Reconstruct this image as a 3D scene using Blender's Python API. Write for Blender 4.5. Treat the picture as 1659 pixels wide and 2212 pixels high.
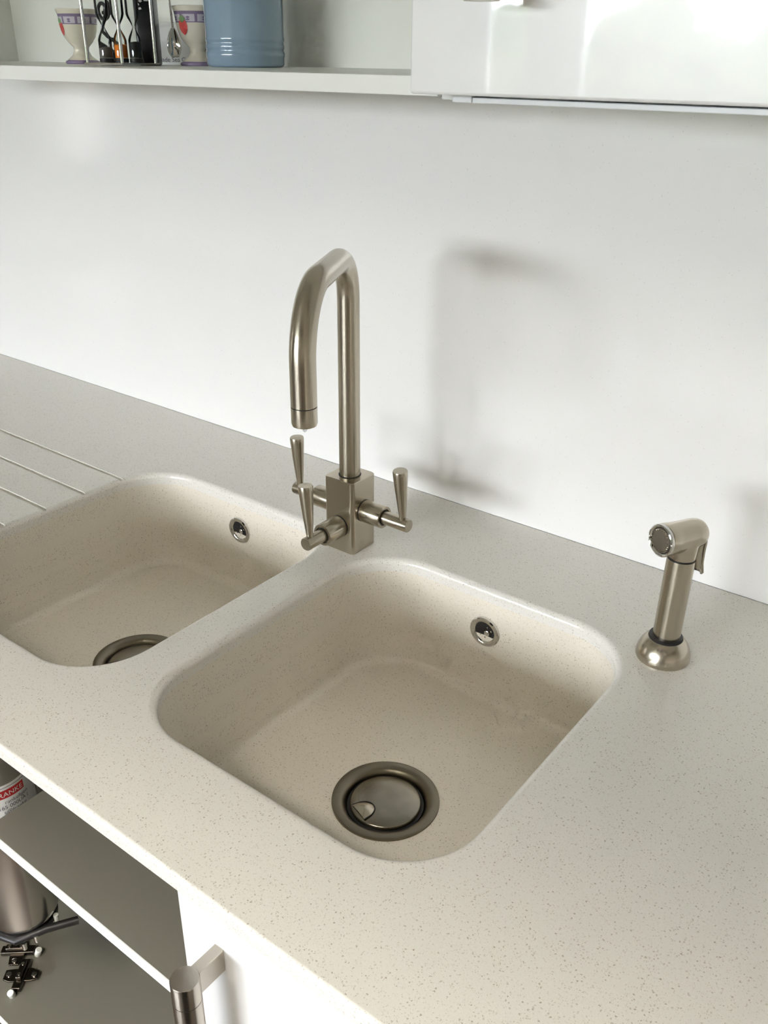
import bpy, bmesh, math, random
from mathutils import Vector, Matrix
from mathutils.geometry import tessellate_polygon

for o in list(bpy.data.objects): bpy.data.objects.remove(o)
scene = bpy.context.scene
COL = scene.collection
PI = math.pi
random.seed(4)

# ------------------------------------------------------------------ camera
cam_d = bpy.data.cameras.new('camera'); cam = bpy.data.objects.new('camera', cam_d); COL.objects.link(cam)
right = Vector((0.7941, 0.6077, 0.0086)); down = Vector((0.2789, -0.3517, -0.8936)); fwd = Vector((-0.5400, 0.7120, -0.4488))
rm = Matrix((right, -down, -fwd)).transposed().to_4x4()
cam.matrix_world = Matrix.Translation((0.647, -0.956, 1.45)) @ rm
cam_d.sensor_fit = 'VERTICAL'; cam_d.sensor_height = 36.0
cam_d.lens = 1968.4 * 36.0 / 2212.0
cam_d.clip_start = 0.02
scene.camera = cam

# ------------------------------------------------------------------ sky, exposure
world = bpy.data.worlds.new('overcast_sky'); scene.world = world; world.use_nodes = True
bg = world.node_tree.nodes['Background']
bg.inputs['Color'].default_value = (0.91, 0.94, 1.0, 1); bg.inputs['Strength'].default_value = 25.5
vs = scene.view_settings
vs.view_transform = 'Standard'; vs.look = 'None'; vs.gamma = 1.0; vs.use_curve_mapping = False
vs.exposure = 0.80

cy = scene.cycles
cy.max_bounces = 7; cy.diffuse_bounces = 4; cy.glossy_bounces = 3; cy.transmission_bounces = 4; cy.transparent_max_bounces = 10
cy.caustics_refractive = False
cy.use_adaptive_sampling = True; cy.adaptive_threshold = .15; cy.adaptive_min_samples = 16

# the room and its openings
RX0, RX1, RY0, RY1, RZ = -4.2, 2.6, -5.5, 0.012, 2.45
WX0, WX1, WZ0, WZ1 = -2.3, 0.35, 0.95, 2.15           # window opposite the sink
DY0, DY1, DZ0, DZ1 = -2.75, -2.35, 0.85, 2.05            # window in the left wall
VX0, VX1 = -3.0, -2.6                                   # slim window beside it
KX0, KX1, KY0, KY1 = -0.2, 1.9, -2.9, -1.68            # added roof light, unseen, fills the worktop from above

def portal(name, loc, rot, sx, sy):
    l = bpy.data.lights.new(name, 'AREA'); l.shape = 'RECTANGLE'; l.size = sx; l.size_y = sy
    l.cycles.is_portal = True
    o = bpy.data.objects.new(name, l); COL.objects.link(o); o.location = loc; o.rotation_euler = rot
portal('daylight_portal', ((WX0+WX1)/2, RY0-.15, (WZ0+WZ1)/2), (PI/2, 0, 0), WX1-WX0, WZ1-WZ0)
portal('daylight_portal', ((VX0+VX1)/2, RY0-.15, (WZ0+WZ1)/2), (PI/2, 0, 0), VX1-VX0, WZ1-WZ0)
portal('daylight_portal', (RX0-.15, (DY0+DY1)/2, (DZ0+DZ1)/2), (PI/2, 0, -PI/2), DY1-DY0, DZ1-DZ0)

portal('daylight_portal', ((KX0+KX1)/2, (KY0+KY1)/2, RZ+.12), (0, 0, 0), KX1-KX0, KY1-KY0)  # sky through the added roof light

# ------------------------------------------------------------------ materials
def rgb(r, g, b):
    f = lambda c: (c/255/12.92 if c/255 <= .04045 else ((c/255+.055)/1.055)**2.4)
    return (f(r), f(g), f(b), 1)

def mat(name, col, rough=.5, metal=0.0, coat=0.0, spec=.5, bump=0.0, bscale=200, var=0.0, vscale=30, aniso=0.0):
    m = bpy.data.materials.new(name); m.use_nodes = True
    nt = m.node_tree; b = nt.nodes['Principled BSDF']
    b.inputs['Base Color'].default_value = col; b.inputs['Roughness'].default_value = rough
    b.inputs['Metallic'].default_value = metal; b.inputs['Coat Weight'].default_value = coat
    b.inputs['Coat Roughness'].default_value = .03
    b.inputs['Specular IOR Level'].default_value = spec; b.inputs['Anisotropic'].default_value = aniso
    tc = nt.nodes.new('ShaderNodeTexCoord')
    if bump:
        n = nt.nodes.new('ShaderNodeTexNoise'); n.inputs['Scale'].default_value = bscale
        n.inputs['Detail'].default_value = 3
        nt.links.new(tc.outputs['Object'], n.inputs['Vector'])
        bp = nt.nodes.new('ShaderNodeBump'); bp.inputs['Strength'].default_value = bump; bp.inputs['Distance'].default_value = .001
        nt.links.new(n.outputs['Fac'], bp.inputs['Height']); nt.links.new(bp.outputs['Normal'], b.inputs['Normal'])
    if var:
        n = nt.nodes.new('ShaderNodeTexNoise'); n.inputs['Scale'].default_value = vscale; n.inputs['Detail'].default_value = 5
        nt.links.new(tc.outputs['Object'], n.inputs['Vector'])
        mx = nt.nodes.new('ShaderNodeMix'); mx.data_type = 'RGBA'
        mx.inputs[6].default_value = tuple(c*(1-var) for c in col[:3])+(1,)
        mx.inputs[7].default_value = tuple(min(1, c*(1+var)) for c in col[:3])+(1,)
        nt.links.new(n.outputs['Fac'], mx.inputs[0]); nt.links.new(mx.outputs[2], b.inputs['Base Color'])
    return m

def quartz(name, base, rough, specks, grain=.03):
    """engineered stone: fine grain plus sparse specks; specks = [(scale, radius, share, colour, strength)]"""
    m = bpy.data.materials.new(name); m.use_nodes = True
    nt = m.node_tree; b = nt.nodes['Principled BSDF']; L = nt.links
    b.inputs['Roughness'].default_value = rough
    tc = nt.nodes.new('ShaderNodeTexCoord')
    gn = nt.nodes.new('ShaderNodeTexNoise'); gn.inputs['Scale'].default_value = 700; gn.inputs['Detail'].default_value = 1
    L.new(tc.outputs['Object'], gn.inputs['Vector'])
    mx = nt.nodes.new('ShaderNodeMix'); mx.data_type = 'RGBA'
    mx.inputs[6].default_value = tuple(c*(1-grain*2) for c in base[:3])+(1,)
    mx.inputs[7].default_value = tuple(min(1, c*(1+grain*2)) for c in base[:3])+(1,)
    L.new(gn.outputs['Fac'], mx.inputs[0]); cur = mx.outputs[2]
    for sc, rad, share, colr, stren in specks:
        wv = nt.nodes.new('ShaderNodeVectorMath'); wv.operation = 'MULTIPLY_ADD'
        wv.inputs[1].default_value = (.8/sc,)*3
        L.new(gn.outputs['Color'], wv.inputs[0]); L.new(tc.outputs['Object'], wv.inputs[2])
        v = nt.nodes.new('ShaderNodeTexVoronoi'); v.inputs['Scale'].default_value = sc
        L.new(wv.outputs[0], v.inputs['Vector'])
        sep = nt.nodes.new('ShaderNodeSeparateColor'); L.new(v.outputs['Color'], sep.inputs[0])
        lt = nt.nodes.new('ShaderNodeMath'); lt.operation = 'LESS_THAN'; lt.inputs[1].default_value = share
        L.new(sep.outputs[0], lt.inputs[0])
        rr = nt.nodes.new('ShaderNodeMapRange'); rr.inputs['From Min'].default_value = rad; rr.inputs['From Max'].default_value = rad*.5
        L.new(v.outputs['Distance'], rr.inputs['Value'])
        mu = nt.nodes.new('ShaderNodeMath'); mu.operation = 'MULTIPLY'
        L.new(lt.outputs[0], mu.inputs[0]); L.new(rr.outputs[0], mu.inputs[1])
        ms = nt.nodes.new('ShaderNodeMath'); ms.operation = 'MULTIPLY'
        mr = nt.nodes.new('ShaderNodeMapRange'); mr.inputs['To Min'].default_value = stren*.35; mr.inputs['To Max'].default_value = stren
        L.new(sep.outputs[1], mr.inputs['Value'])
        L.new(mu.outputs[0], ms.inputs[0]); L.new(mr.outputs[0], ms.inputs[1])
        m2 = nt.nodes.new('ShaderNodeMix'); m2.data_type = 'RGBA'; m2.inputs[7].default_value = colr
        L.new(ms.outputs[0], m2.inputs[0]); L.new(cur, m2.inputs[6]); cur = m2.outputs[2]
    L.new(cur, b.inputs['Base Color'])
    return m

M = {}
M['quartz'] = quartz('beige_quartz', (.755, .732, .678, 1), .25, [
    (420, .36, .32, (.26, .19, .11, 1), .7), (760, .40, .34, (.40, .31, .20, 1), .6), (190, .14, .15, (.13, .085, .04, 1), .9)])
M['basin'] = quartz('beige_quartz_bowl_shade', (.765, .710, .612, 1), .25, [  # worktop stone again, the bowls' warm shade put into its colour
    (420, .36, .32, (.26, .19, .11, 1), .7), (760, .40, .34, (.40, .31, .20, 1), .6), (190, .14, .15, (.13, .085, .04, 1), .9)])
M['splash'] = quartz('white_quartz', (.82, .808, .79, 1), .13, [(320, .26, .10, (.45, .45, .46, 1), .5), (170, .10, .05, (.2, .2, .21, 1), .8)], .01)
M['gloss_white'] = mat('gloss_white_door', (.82, .825, .82, 1), .28, coat=1.0)
M['white_melamine'] = mat('white_melamine', (.78, .79, .755, 1), .35, bump=.02, bscale=800)
M['shelf_back'] = mat('shelf_back_white', (.78, .79, .73, 1), .22)
M['grey_melamine'] = mat('grey_melamine', (.155, .148, .120, 1), .33, bump=.05, bscale=900, var=.04, vscale=400)
M['edge_white'] = mat('white_edge_band', (.80, .82, .82, 1), .3)
M['nickel'] = mat('brushed_nickel', (.52, .468, .38, 1), .24, metal=1, bump=.03, bscale=900)
def brushed(name, axis):
    m = mat(name, (.50, .45, .362, 1), .25, metal=1, bump=.02, bscale=900, aniso=.8)
    nt = m.node_tree; c = nt.nodes.new('ShaderNodeCombineXYZ')
    for i in range(3): c.inputs[i].default_value = axis[i]
    nt.links.new(c.outputs[0], nt.nodes['Principled BSDF'].inputs['Tangent']); return m
M['nickel_v'] = brushed('brushed_nickel_upright', (0, 0, 1))
M['nickel_x'] = brushed('brushed_nickel_crosswise', (1, 0, 0))
M['nickel_y'] = brushed('brushed_nickel_lengthwise', (0, 1, 0))
M['nickel_dark'] = mat('nickel_mesh', (.30, .27, .22, 1), .4, metal=1, bump=.3, bscale=1500)
M['steel'] = mat('drain_steel', (.22, .195, .145, 1), .30, metal=1, var=.12, vscale=60)
M['steel_lid'] = mat('worn_steel_lid', (.29, .265, .215, 1), .24, metal=1, var=.3, vscale=45)
M['chrome'] = mat('polished_chrome', (.72, .71, .68, 1), .08, metal=1)
M['can_steel'] = mat('canister_steel', (.60, .58, .55, 1), .2, metal=1)
M['handle_steel'] = mat('handle_steel', (.50, .46, .40, 1), .22, metal=1, bump=.03, bscale=900)
M['black'] = mat('black_rubber', (.012, .011, .010, 1), .45)
M['black_gloss'] = mat('black_lacquer', (.012, .012, .013, 1), .25)
M['hinge_metal'] = mat('dark_nickel_plate', (.12, .105, .09, 1), .25, metal=1)
M['plastic_white'] = mat('white_plastic', (.72, .73, .68, 1), .35)
M['wall'] = mat('white_wall_paint', (.79, .765, .71, 1), .7)
M['ceiling'] = mat('white_ceiling_paint', (.86, .835, .78, 1), .8)
M['floor'] = mat('pale_oak_floor', (.06, .046, .035, 1), .35, var=.25, vscale=6)
M['walnut'] = mat('dark_walnut', (.045, .030, .020, 1), .4, var=.3, vscale=12)
M['lawn'] = mat('lawn', (.12, .14, .08, 1), .9, var=.3, vscale=1.5)
M['paving'] = mat('pale_paving', (.30, .29, .26, 1), .8, var=.1)
M['brickwall'] = mat('pale_brick', (.20, .18, .165, 1), .8, var=.1)
M['leaf'] = mat('tree_leaf', (.035, .06, .02, 1), .8, var=.4, vscale=2)
M['cream'] = mat('cream_glaze', (.70, .66, .55, 1), .15, coat=.5)
M['mauve'] = mat('mauve_glaze', (.23, .18, .29, 1), .18, coat=.5)
M['lilac'] = mat('lilac_glaze', (.56, .53, .60, 1), .18, coat=.5)
M['straw'] = mat('strawberry_red', (.62, .08, .075, 1), .2, coat=.5, var=.3, vscale=500)
M['leafgreen'] = mat('painted_leaf_green', (.20, .33, .14, 1), .2, coat=.5)
M['blue'] = mat('blue_glaze', (.215, .31, .40, 1), .14, coat=.8, var=.05, vscale=80)
M['card'] = mat('white_card', (.74, .74, .71, 1), .4)
M['ink'] = mat('dark_ink', (.10, .09, .13, 1), .6)
M['label'] = mat('label_paper', (.75, .76, .73, 1), .4)
M['red'] = mat('label_red', (.46, .015, .02, 1), .4)
M['sand_o'] = mat('orange_sand', (.85, .25, .02, 1), .9)
M['sand_g'] = mat('grey_sand', (.17, .155, .13, 1), .9)
M['sand_k'] = mat('charcoal_sand', (.028, .03, .03, 1), .9)
M['sealant'] = mat('clear_sealant', (.72, .70, .72, 1), .3)

def glass(name, tint=(1, 1, 1, 1)):
    m = bpy.data.materials.new(name); m.use_nodes = True; nt = m.node_tree
    for n in list(nt.nodes): nt.nodes.remove(n)
    out = nt.nodes.new('ShaderNodeOutputMaterial'); mix = nt.nodes.new('ShaderNodeMixShader')
    tr = nt.nodes.new('ShaderNodeBsdfTransparent'); gl = nt.nodes.new('ShaderNodeBsdfGlossy'); fr = nt.nodes.new('ShaderNodeFresnel')
    tr.inputs[0].default_value = tint; gl.inputs['Roughness'].default_value = .02; fr.inputs['IOR'].default_value = 1.5
    nt.links.new(fr.outputs[0], mix.inputs[0]); nt.links.new(tr.outputs[0], mix.inputs[1]); nt.links.new(gl.outputs[0], mix.inputs[2])
    nt.links.new(mix.outputs[0], out.inputs[0]); return m
M['glass'] = glass('timer_glass', (.93, .95, .94, 1))
M['pane_warm'] = glass('warm_fill_glass', (1.0, .95, .87, 1))  # tint added to warm the fill from the invented roof light
M['pane'] = glass('window_glass', (.97, .98, .98, 1))
mw = bpy.data.materials.new('water'); mw.use_nodes = True; bw = mw.node_tree.nodes['Principled BSDF']
bw.inputs['Transmission Weight'].default_value = 1; bw.inputs['Roughness'].default_value = .0; bw.inputs['IOR'].default_value = 1.33
M['water'] = mw

# ------------------------------------------------------------------ mesh helpers
class MB:
    def __init__(s): s.v = []; s.f = []; s.m = []
    def add(s, vs, fs, mi=0):
        o = len(s.v); s.v += [tuple(p) for p in vs]; s.f += [tuple(i+o for i in f) for f in fs]; s.m += [mi]*len(fs); return s
    def box(s, x0, x1, y0, y1, z0, z1, mi=0):
        vs = [(x, y, z) for z in (z0, z1) for y in (y0, y1) for x in (x0, x1)]
        return s.add(vs, [(0, 2, 3, 1), (4, 5, 7, 6), (0, 1, 5, 4), (2, 6, 7, 3), (0, 4, 6, 2), (1, 3, 7, 5)], mi)
    def loft(s, rings, close=True, cap0=False, cap1=False, mi=0):
        n = len(rings[0]); vs = [p for r in rings for p in r]; fs = []
        for i in range(len(rings)-1):
            for j in range(n if close else n-1):
                k = (j+1) % n
                fs.append((i*n+j, i*n+k, (i+1)*n+k, (i+1)*n+j))
        if cap0: fs.append(tuple(range(n))[::-1])
        if cap1: fs.append(tuple((len(rings)-1)*n+j for j in range(n)))
        return s.add(vs, fs, mi)
    def lathe(s, prof, org=(0, 0, 0), axis=(0, 0, 1), n=40, cap0=True, cap1=True, mi=0):
        w = Vector(axis).normalized(); u = w.orthogonal().normalized(); v = w.cross(u); org = Vector(org)
        rings = [[org + w*h + (u*math.cos(2*PI*j/n) + v*math.sin(2*PI*j/n))*r for j in range(n)] for r, h in prof]
        return s.loft(rings, True, cap0, cap1, mi)
    def tube(s, pts, r, n=24, caps=True, mi=0):
        pts = [Vector(p) for p in pts]; rr = r if isinstance(r, (list, tuple)) else [r]*len(pts)
        t0 = (pts[1]-pts[0]).normalized(); u = t0.orthogonal().normalized(); rings = []
        for i, p in enumerate(pts):
            t = ((pts[min(i+1, len(pts)-1)]-p).normalized() + (p-pts[max(i-1, 0)]).normalized())
            t = t.normalized() if t.length > 0 else t0
            u = (u - t*u.dot(t)).normalized(); v = t.cross(u)
            rings.append([p + (u*math.cos(2*PI*j/n)+v*math.sin(2*PI*j/n))*rr[i] for j in range(n)])
        return s.loft(rings, True, caps, caps, mi)
    def build(s, name, mats, parent=None, smooth=True, angle=35, bevel=0, wn=False, loc=None, seg=3):
        me = bpy.data.meshes.new(name); me.from_pydata(s.v, [], s.f); me.validate()
        for m_ in (mats if isinstance(mats, (list, tuple)) else [mats]): me.materials.append(M[m_])
        if len(me.polygons) == len(s.m): me.polygons.foreach_set('material_index', s.m)
        bm = bmesh.new(); bm.from_mesh(me); bmesh.ops.recalc_face_normals(bm, faces=bm.faces[:]); bm.to_mesh(me); bm.free()
        if smooth:
            me.polygons.foreach_set('use_smooth', [True]*len(me.polygons)); me.set_sharp_from_angle(angle=math.radians(angle))
        o = bpy.data.objects.new(name, me); COL.objects.link(o)
        if loc is not None: o.location = loc
        if parent is not None:
            o.parent = parent; o.matrix_parent_inverse = PINV[parent.name]
        if bevel:
            b = o.modifiers.new('bevel', 'BEVEL'); b.width = bevel; b.segments = seg; b.limit_method = 'ANGLE'; b.angle_limit = math.radians(50); b.harden_normals = False
        if wn:
            w = o.modifiers.new('weighted', 'WEIGHTED_NORMAL'); w.keep_sharp = True
        PINV[o.name] = Matrix.Identity(4) if parent is None else Matrix.Identity(4)
        if loc is not None: PINV[o.name] = Matrix.Translation(-Vector(loc))
        return o
PINV = {}
def tag(o, label, cat, group=None):
    o['label'] = label; o['category'] = cat
    if group: o['group'] = group
    return o
def thing(name, loc, label, cat, group=None):
    o = bpy.data.objects.new(name, None); COL.objects.link(o); o.location = loc; o.empty_display_size = .05
    PINV[o.name] = Matrix.Translation(-Vector(loc)); return tag(o, label, cat, group)
def struct(o, label=None):
    o['kind'] = 'structure'
    if label: o['label'] = label
    return o
def part_label(o, label): o['label'] = label; return o

def rrect(x0, x1, y0, y1, r, z, k=12, st=0):
    pts = []
    for cx, cy, a0 in ((x1-r, y1-r, 0), (x0+r, y1-r, PI/2), (x0+r, y0+r, PI), (x1-r, y0+r, 1.5*PI)):
        for i in range(k+1):
            a = a0 + PI/2*i/k; pts.append((cx+r*math.cos(a), cy+r*math.sin(a), z))
    if not st: return pts
    out = []; n = len(pts)
    for i in range(n):
        out.append(pts[i])
        if i % (k+1) == k:
            p, q = pts[i], pts[(i+1) % n]
            out += [tuple(p[c]+(q[c]-p[c])*j/st for c in range(3)) for j in range(1, st)]
    return out

# ------------------------------------------------------------------ room shell
def wall_with_hole(plane, a0, a1, z0, z1, h0, h1, hz0, hz1, t0, t1):
    mb = MB()
    def bx(u0, u1, w0, w1):
        if plane == 'y': mb.box(u0, u1, t0, t1, w0, w1)
        else: mb.box(t0, t1, u0, u1, w0, w1)
    bx(a0, h0, z0, z1); bx(h1, a1, z0, z1); bx(h0, h1, z0, hz0); bx(h0, h1, hz1, z1)
    return mb
struct(MB().box(RX0-.15, RX1+.15, RY0-.15, RY1+.15, -.1, 0).build('floor', 'floor', smooth=False))
cb = MB()
for a in ((RX0-.15, KX0, RY0-.15, RY1+.15), (KX1, RX1+.15, RY0-.15, RY1+.15), (KX0, KX1, RY0-.15, KY0), (KX0, KX1, KY1, RY1+.15)): cb.box(*a, RZ, RZ+.1)
struct(cb.build('ceiling', 'ceiling', smooth=False))
struct(MB().box(RX0-.15, RX1+.15, RY1, RY1+.15, 0, RZ).build('wall_back', 'wall', smooth=False))
wf = wall_with_hole('y', VX1, RX1+.15, 0, RZ, WX0, WX1, WZ0, WZ1, RY0-.15, RY0)
wf.box(RX0-.15, VX0, RY0-.15, RY0, 0, RZ).box(VX0, VX1, RY0-.15, RY0, 0, WZ0).box(VX0, VX1, RY0-.15, RY0, WZ1, RZ)
struct(wf.build('wall_front', 'wall', smooth=False))
struct(wall_with_hole('x', RY0, RY1, 0, RZ, DY0, DY1, DZ0, DZ1, RX0-.15, RX0).build('wall_left', 'wall', smooth=False))
struct(MB().box(RX1, RX1+.15, RY0, RY1, 0, RZ).build('wall_right', 'wall', smooth=False))

def window(name, plane, a0, a1, z0, z1, t, nm, label):
    w = bpy.data.objects.new(name, None); COL.objects.link(w); PINV[w.name] = Matrix.Identity(4); struct(w, label)
    fr = .045; mb = MB(); MU = .03
    def bx(m, u0, u1, w0, w1, d):
        if plane == 'y': m.box(u0, u1, t-d, t+d, w0, w1)
        else: m.box(t-d, t+d, u0, u1, w0, w1)
    bx(mb, a0, a1, z0, z0+fr, .03); bx(mb, a0, a1, z1-fr, z1, .03)
    bx(mb, a0, a0+fr, z0+fr, z1-fr, .03); bx(mb, a1-fr, a1, z0+fr, z1-fr, .03)
    mb.build('window_frame', 'edge_white', w, smooth=False)
    ws = (a1-a0-2*fr)/nm
    for i in range(1, nm):
        c = a0+fr+ws*i; m = MB(); bx(m, c-MU, c+MU, z0+fr, z1-fr, .025); m.build('mullion', 'edge_white', w, smooth=False)
    for i in range(nm):
        c0 = a0+fr+ws*i+(MU if i else 0); c1 = a0+fr+ws*(i+1)-(MU if i < nm-1 else 0)
        m = MB(); bx(m, c0, c1, z0+fr, z1-fr, .002); m.build('pane', 'pane', w, smooth=False)
window('window_1', 'y', WX0, WX1, WZ0, WZ1, RY0-.08, 2, 'wide white casement window opposite the sink')
window('window_4', 'y', VX0, VX1, WZ0, WZ1, RY0-.08, 1, 'slim white window beside the wide one')
window('window_2', 'x', DY0, DY1, DZ0, DZ1, RX0-.08, 1, 'narrow white window in the left wall')

rl = bpy.data.objects.new('fill_roof_light', None); COL.objects.link(rl); PINV[rl.name] = Matrix.Identity(4); struct(rl, 'white framed roof light added out of view for overhead fill')  # invented opening, brings fill light down onto the worktop
m = MB(); f_ = .05
for a in ((KX0, KX1, KY0, KY0+f_), (KX0, KX1, KY1-f_, KY1), (KX0, KX0+f_, KY0+f_, KY1-f_), (KX1-f_, KX1, KY0+f_, KY1-f_)): m.box(*a, RZ+.03, RZ+.09)
m.build('window_frame', 'edge_white', rl, smooth=False)
MB().box(KX0+f_, KX1-f_, KY0+f_, KY1-f_, RZ+.058, RZ+.062).build('pane', 'pane_warm', rl, smooth=False)
struct(MB().box(-9, RX0-.2, -9, 3, -.4, -.35).build('terrace', 'paving', smooth=False))
# garden beyond the window: seen as reflections in the gloss doors and splashback
g = MB().box(-40, 40, -60, RY0-.2, -.5, -.4).add([], []).build('lawn', 'lawn', smooth=False)
struct(g)
def hedge():
    bm = bmesh.new(); n = 260
    for i in range(n):
        x = -34+60*i/n+random.uniform(-.1, .1); h = 2.3+.30*math.sin(i*.37)+.25*math.sin(i*1.13)+random.uniform(-.15, .2)
        for z in (.5, 1.3, h-.3):
            mt = Matrix.Translation((x, -24+random.uniform(-.3, .3), -.4+z)) @ Matrix.Diagonal((.5, .5, .55, 1))
            bmesh.ops.create_icosphere(bm, subdivisions=1, radius=1, matrix=mt)
    for v in bm.verts: v.co += Vector((random.uniform(-1, 1), random.uniform(-1, 1), random.uniform(-1, 1)))*.1
    me = bpy.data.meshes.new('hedge'); bm.to_mesh(me); bm.free(); me.materials.append(M['leaf'])
    o = bpy.data.objects.new('hedge', me); COL.objects.link(o); o['kind'] = 'stuff'; tag(o, 'dense leafy hedge along the end of the garden', 'hedge')
hedge()
struct(MB().box(-8.2, -8.0, -9, 3, -.35, 3.2).build('reflection_wall', 'brickwall', smooth=False))  # added out of view to give the splashback a pale reflection
def tree(x, y, h, r, label):
    t = thing('garden_tree', (x, y, -.4), label, 'tree', 'trees in the garden')
    MB().lathe([(.18, 0), (.12, h*.5), (.06, h*.8)], (x, y, -.4), n=10).build('trunk', 'leaf', t)
    bm = bmesh.new()
    for k in range(7):
        a = random.uniform(0, 2*PI); q = random.uniform(.0, .6)*r
        mt = Matrix.Translation((x+q*math.cos(a), y+q*math.sin(a), -.4+h*random.uniform(.42, .85))) @ Matrix.Scale(r*random.uniform(.5, .8), 4)
        bmesh.ops.create_icosphere(bm, subdivisions=3, radius=1, matrix=mt)
    for v in bm.verts:
        v.co += Vector((random.uniform(-1, 1), random.uniform(-1, 1), random.uniform(-1, 1)))*r*.09
    me = bpy.data.meshes.new('crown'); bm.to_mesh(me); bm.free(); me.materials.append(M['leaf'])
    c = bpy.data.objects.new('crown', me); COL.objects.link(c); c.parent = t; c.matrix_parent_inverse = PINV[t.name]
for i, (x, y, h, r) in enumerate([(-14, -19.5, 3.4, 1.6), (-10.6, -20, 3.2, 1.1), (-11.9, -29, 3.4, 1.4), (2.6, -21, 3.6, 1.3), (6.5, -29, 3.2, 1.8)]):
    tree(x, y, h, r, 'leafy garden tree beyond the window, %s of the row from the left' % ['first', 'second', 'third', 'fourth', 'fifth', 'sixth', 'seventh', 'eighth'][i])

def island():  # unseen dark block, added so the tap mirrors something dark
    x0, x1, y0, y1 = .62, 2.1, -2.45, -1.62
    t = thing('reflection_island', ((x0+x1)/2, (y0+y1)/2, 0), 'unseen dark walnut island added for dark reflections in the tap', 'island')
    MB().box(x0+.06, x1-.06, y0+.06, y1-.06, 0, .1).build('plinth', 'walnut', t, smooth=False)
    MB().box(x0+.03, x1-.03, y0+.03, y1-.03, .1, .87).build('carcass', 'walnut', t, smooth=False)
    n = 3; w = (x1-x0-.06)/n
    for i in range(n):
        d = MB().box(x0+.03+w*i+.002, x0+.03+w*(i+1)-.002, y1-.03, y1-.010, .11, .865).build('door', 'walnut', t, bevel=.002)
        MB().tube([(x0+.03+w*i+.05, y1+.012, .60), (x0+.03+w*i+.05, y1+.012, .80)], .005, n=10).build('handle', 'handle_steel', d)
    MB().box(x0, x1, y0, y1, .87, .90).build('top', 'walnut', t, bevel=.003)
island()
# ------------------------------------------------------------------ splashback, worktop
tag(MB().box(-1.6, 1.5, 0, .0115, .9, 1.9).build('splashback', 'splash', bevel=.001), 'glossy white speckled stone splashback panel behind the tap', 'splashback')

ZT, TH = .9, .0165
YF = -.662
BOWLS = [(.037, .386, -.557, -.167), (-.374, -.0185, -.559, -.170)]      # right, left openings
CR = .076
def worktop():
    mb = MB(); rf, rr = .004, .0075
    x0, x1, y0, y1 = -1.6, 1.5, YF, 0.0
    outer = [(x0, y0+rf), (x1, y0+rf), (x1, y1), (x0, y1)]
    holes = [[(p[0], p[1]) for p in rrect(b[0]-rr, b[1]+rr, b[2]-rr, b[3]+rr, CR+rr, 0)] for b in BOWLS]
    def face(z, flip, loops):
        polys = [[Vector((p[0], p[1], 0)) for p in l] for l in loops]
        tris = tessellate_polygon(polys); vs = [(p.x, p.y, z) for l in polys for p in l]
        mb.add(vs, [t[::-1] if flip else t for t in tris])
    face(ZT, False, [outer]+holes)
    # front edge: rounded arris, face, underside
    prof = [(y0+rf-rf*math.sin(a), ZT-rf+rf*math.cos(a)) for a in [PI/2*i/5 for i in range(6)]]
    prof += [(y0, ZT-TH+.002), (y0+.002, ZT-TH)]
    mb.loft([[(x0, y, z), (x1, y, z)] for y, z in prof], close=False)
    outer2 = [(x0, y0+.002), (x1, y0+.002), (x1, y1), (x0, y1)]
    holes2 = [[(p[0], p[1]) for p in rrect(*b, CR, 0)] for b in BOWLS]
    face(ZT-TH, True, [outer2]+holes2)
    for b in BOWLS:
        rings = []
        for i in range(7):
            a = PI/2*i/6; off = rr*(1-math.sin(a)); z = ZT-rr+rr*math.cos(a)
            rings.append(rrect(b[0]-off, b[1]+off, b[2]-off, b[3]+off, CR+off, z))
        rings.append(rrect(*b, CR, ZT-TH)); mb.loft(rings)
    mb.add([(x0, y1, ZT), (x1, y1, ZT), (x1, y1, ZT-TH), (x0, y1, ZT-TH)], [(0, 1, 2, 3)])
    for x in (x0, x1):
        mb.add([(x, y1, ZT), (x, y1, ZT-TH)]+[(x, y, z) for y, z in prof[::-1]], [tuple(range(2+len(prof)))])
    o = mb.build('worktop', 'quartz', angle=40)
    bm = bmesh.new(); bm.from_mesh(o.data); bmesh.ops.remove_doubles(bm, verts=bm.verts[:], dist=1e-5)
    bmesh.ops.recalc_face_normals(bm, faces=bm.faces[:]); bm.to_mesh(o.data); bm.free()
    o.data.set_sharp_from_angle(angle=math.radians(40))
    # drainer grooves cut into the slab left of the left bowl
    cut = MB()
    for y in (-.235, -.298, -.360, -.422, -.485):
        cut.lathe([(.0037, -1.2), (.0037, -.352)], (0, y, ZT+.0012), (1, 0, 0), n=20)
    c = cut.build('groove_cutter', 'quartz')
    bo = o.modifiers.new('grooves', 'BOOLEAN'); bo.operation = 'DIFFERENCE'; bo.object = c; bo.solver = 'EXACT'
    dg = bpy.context.evaluated_depsgraph_get(); ev = o.evaluated_get(dg); me = bpy.data.meshes.new_from_object(ev)
    o.modifiers.clear(); o.data = me; bpy.data.objects.remove(c)
    me.polygons.foreach_set('use_smooth', [True]*len(me.polygons)); me.set_sharp_from_angle(angle=math.radians(28))
    w = o.modifiers.new('weighted', 'WEIGHTED_NORMAL'); w.keep_sharp = True; w.mode = 'FACE_AREA'
    return o
wt = tag(worktop(), 'pale beige speckled stone worktop with drainer grooves and two sink openings', 'worktop')

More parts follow.
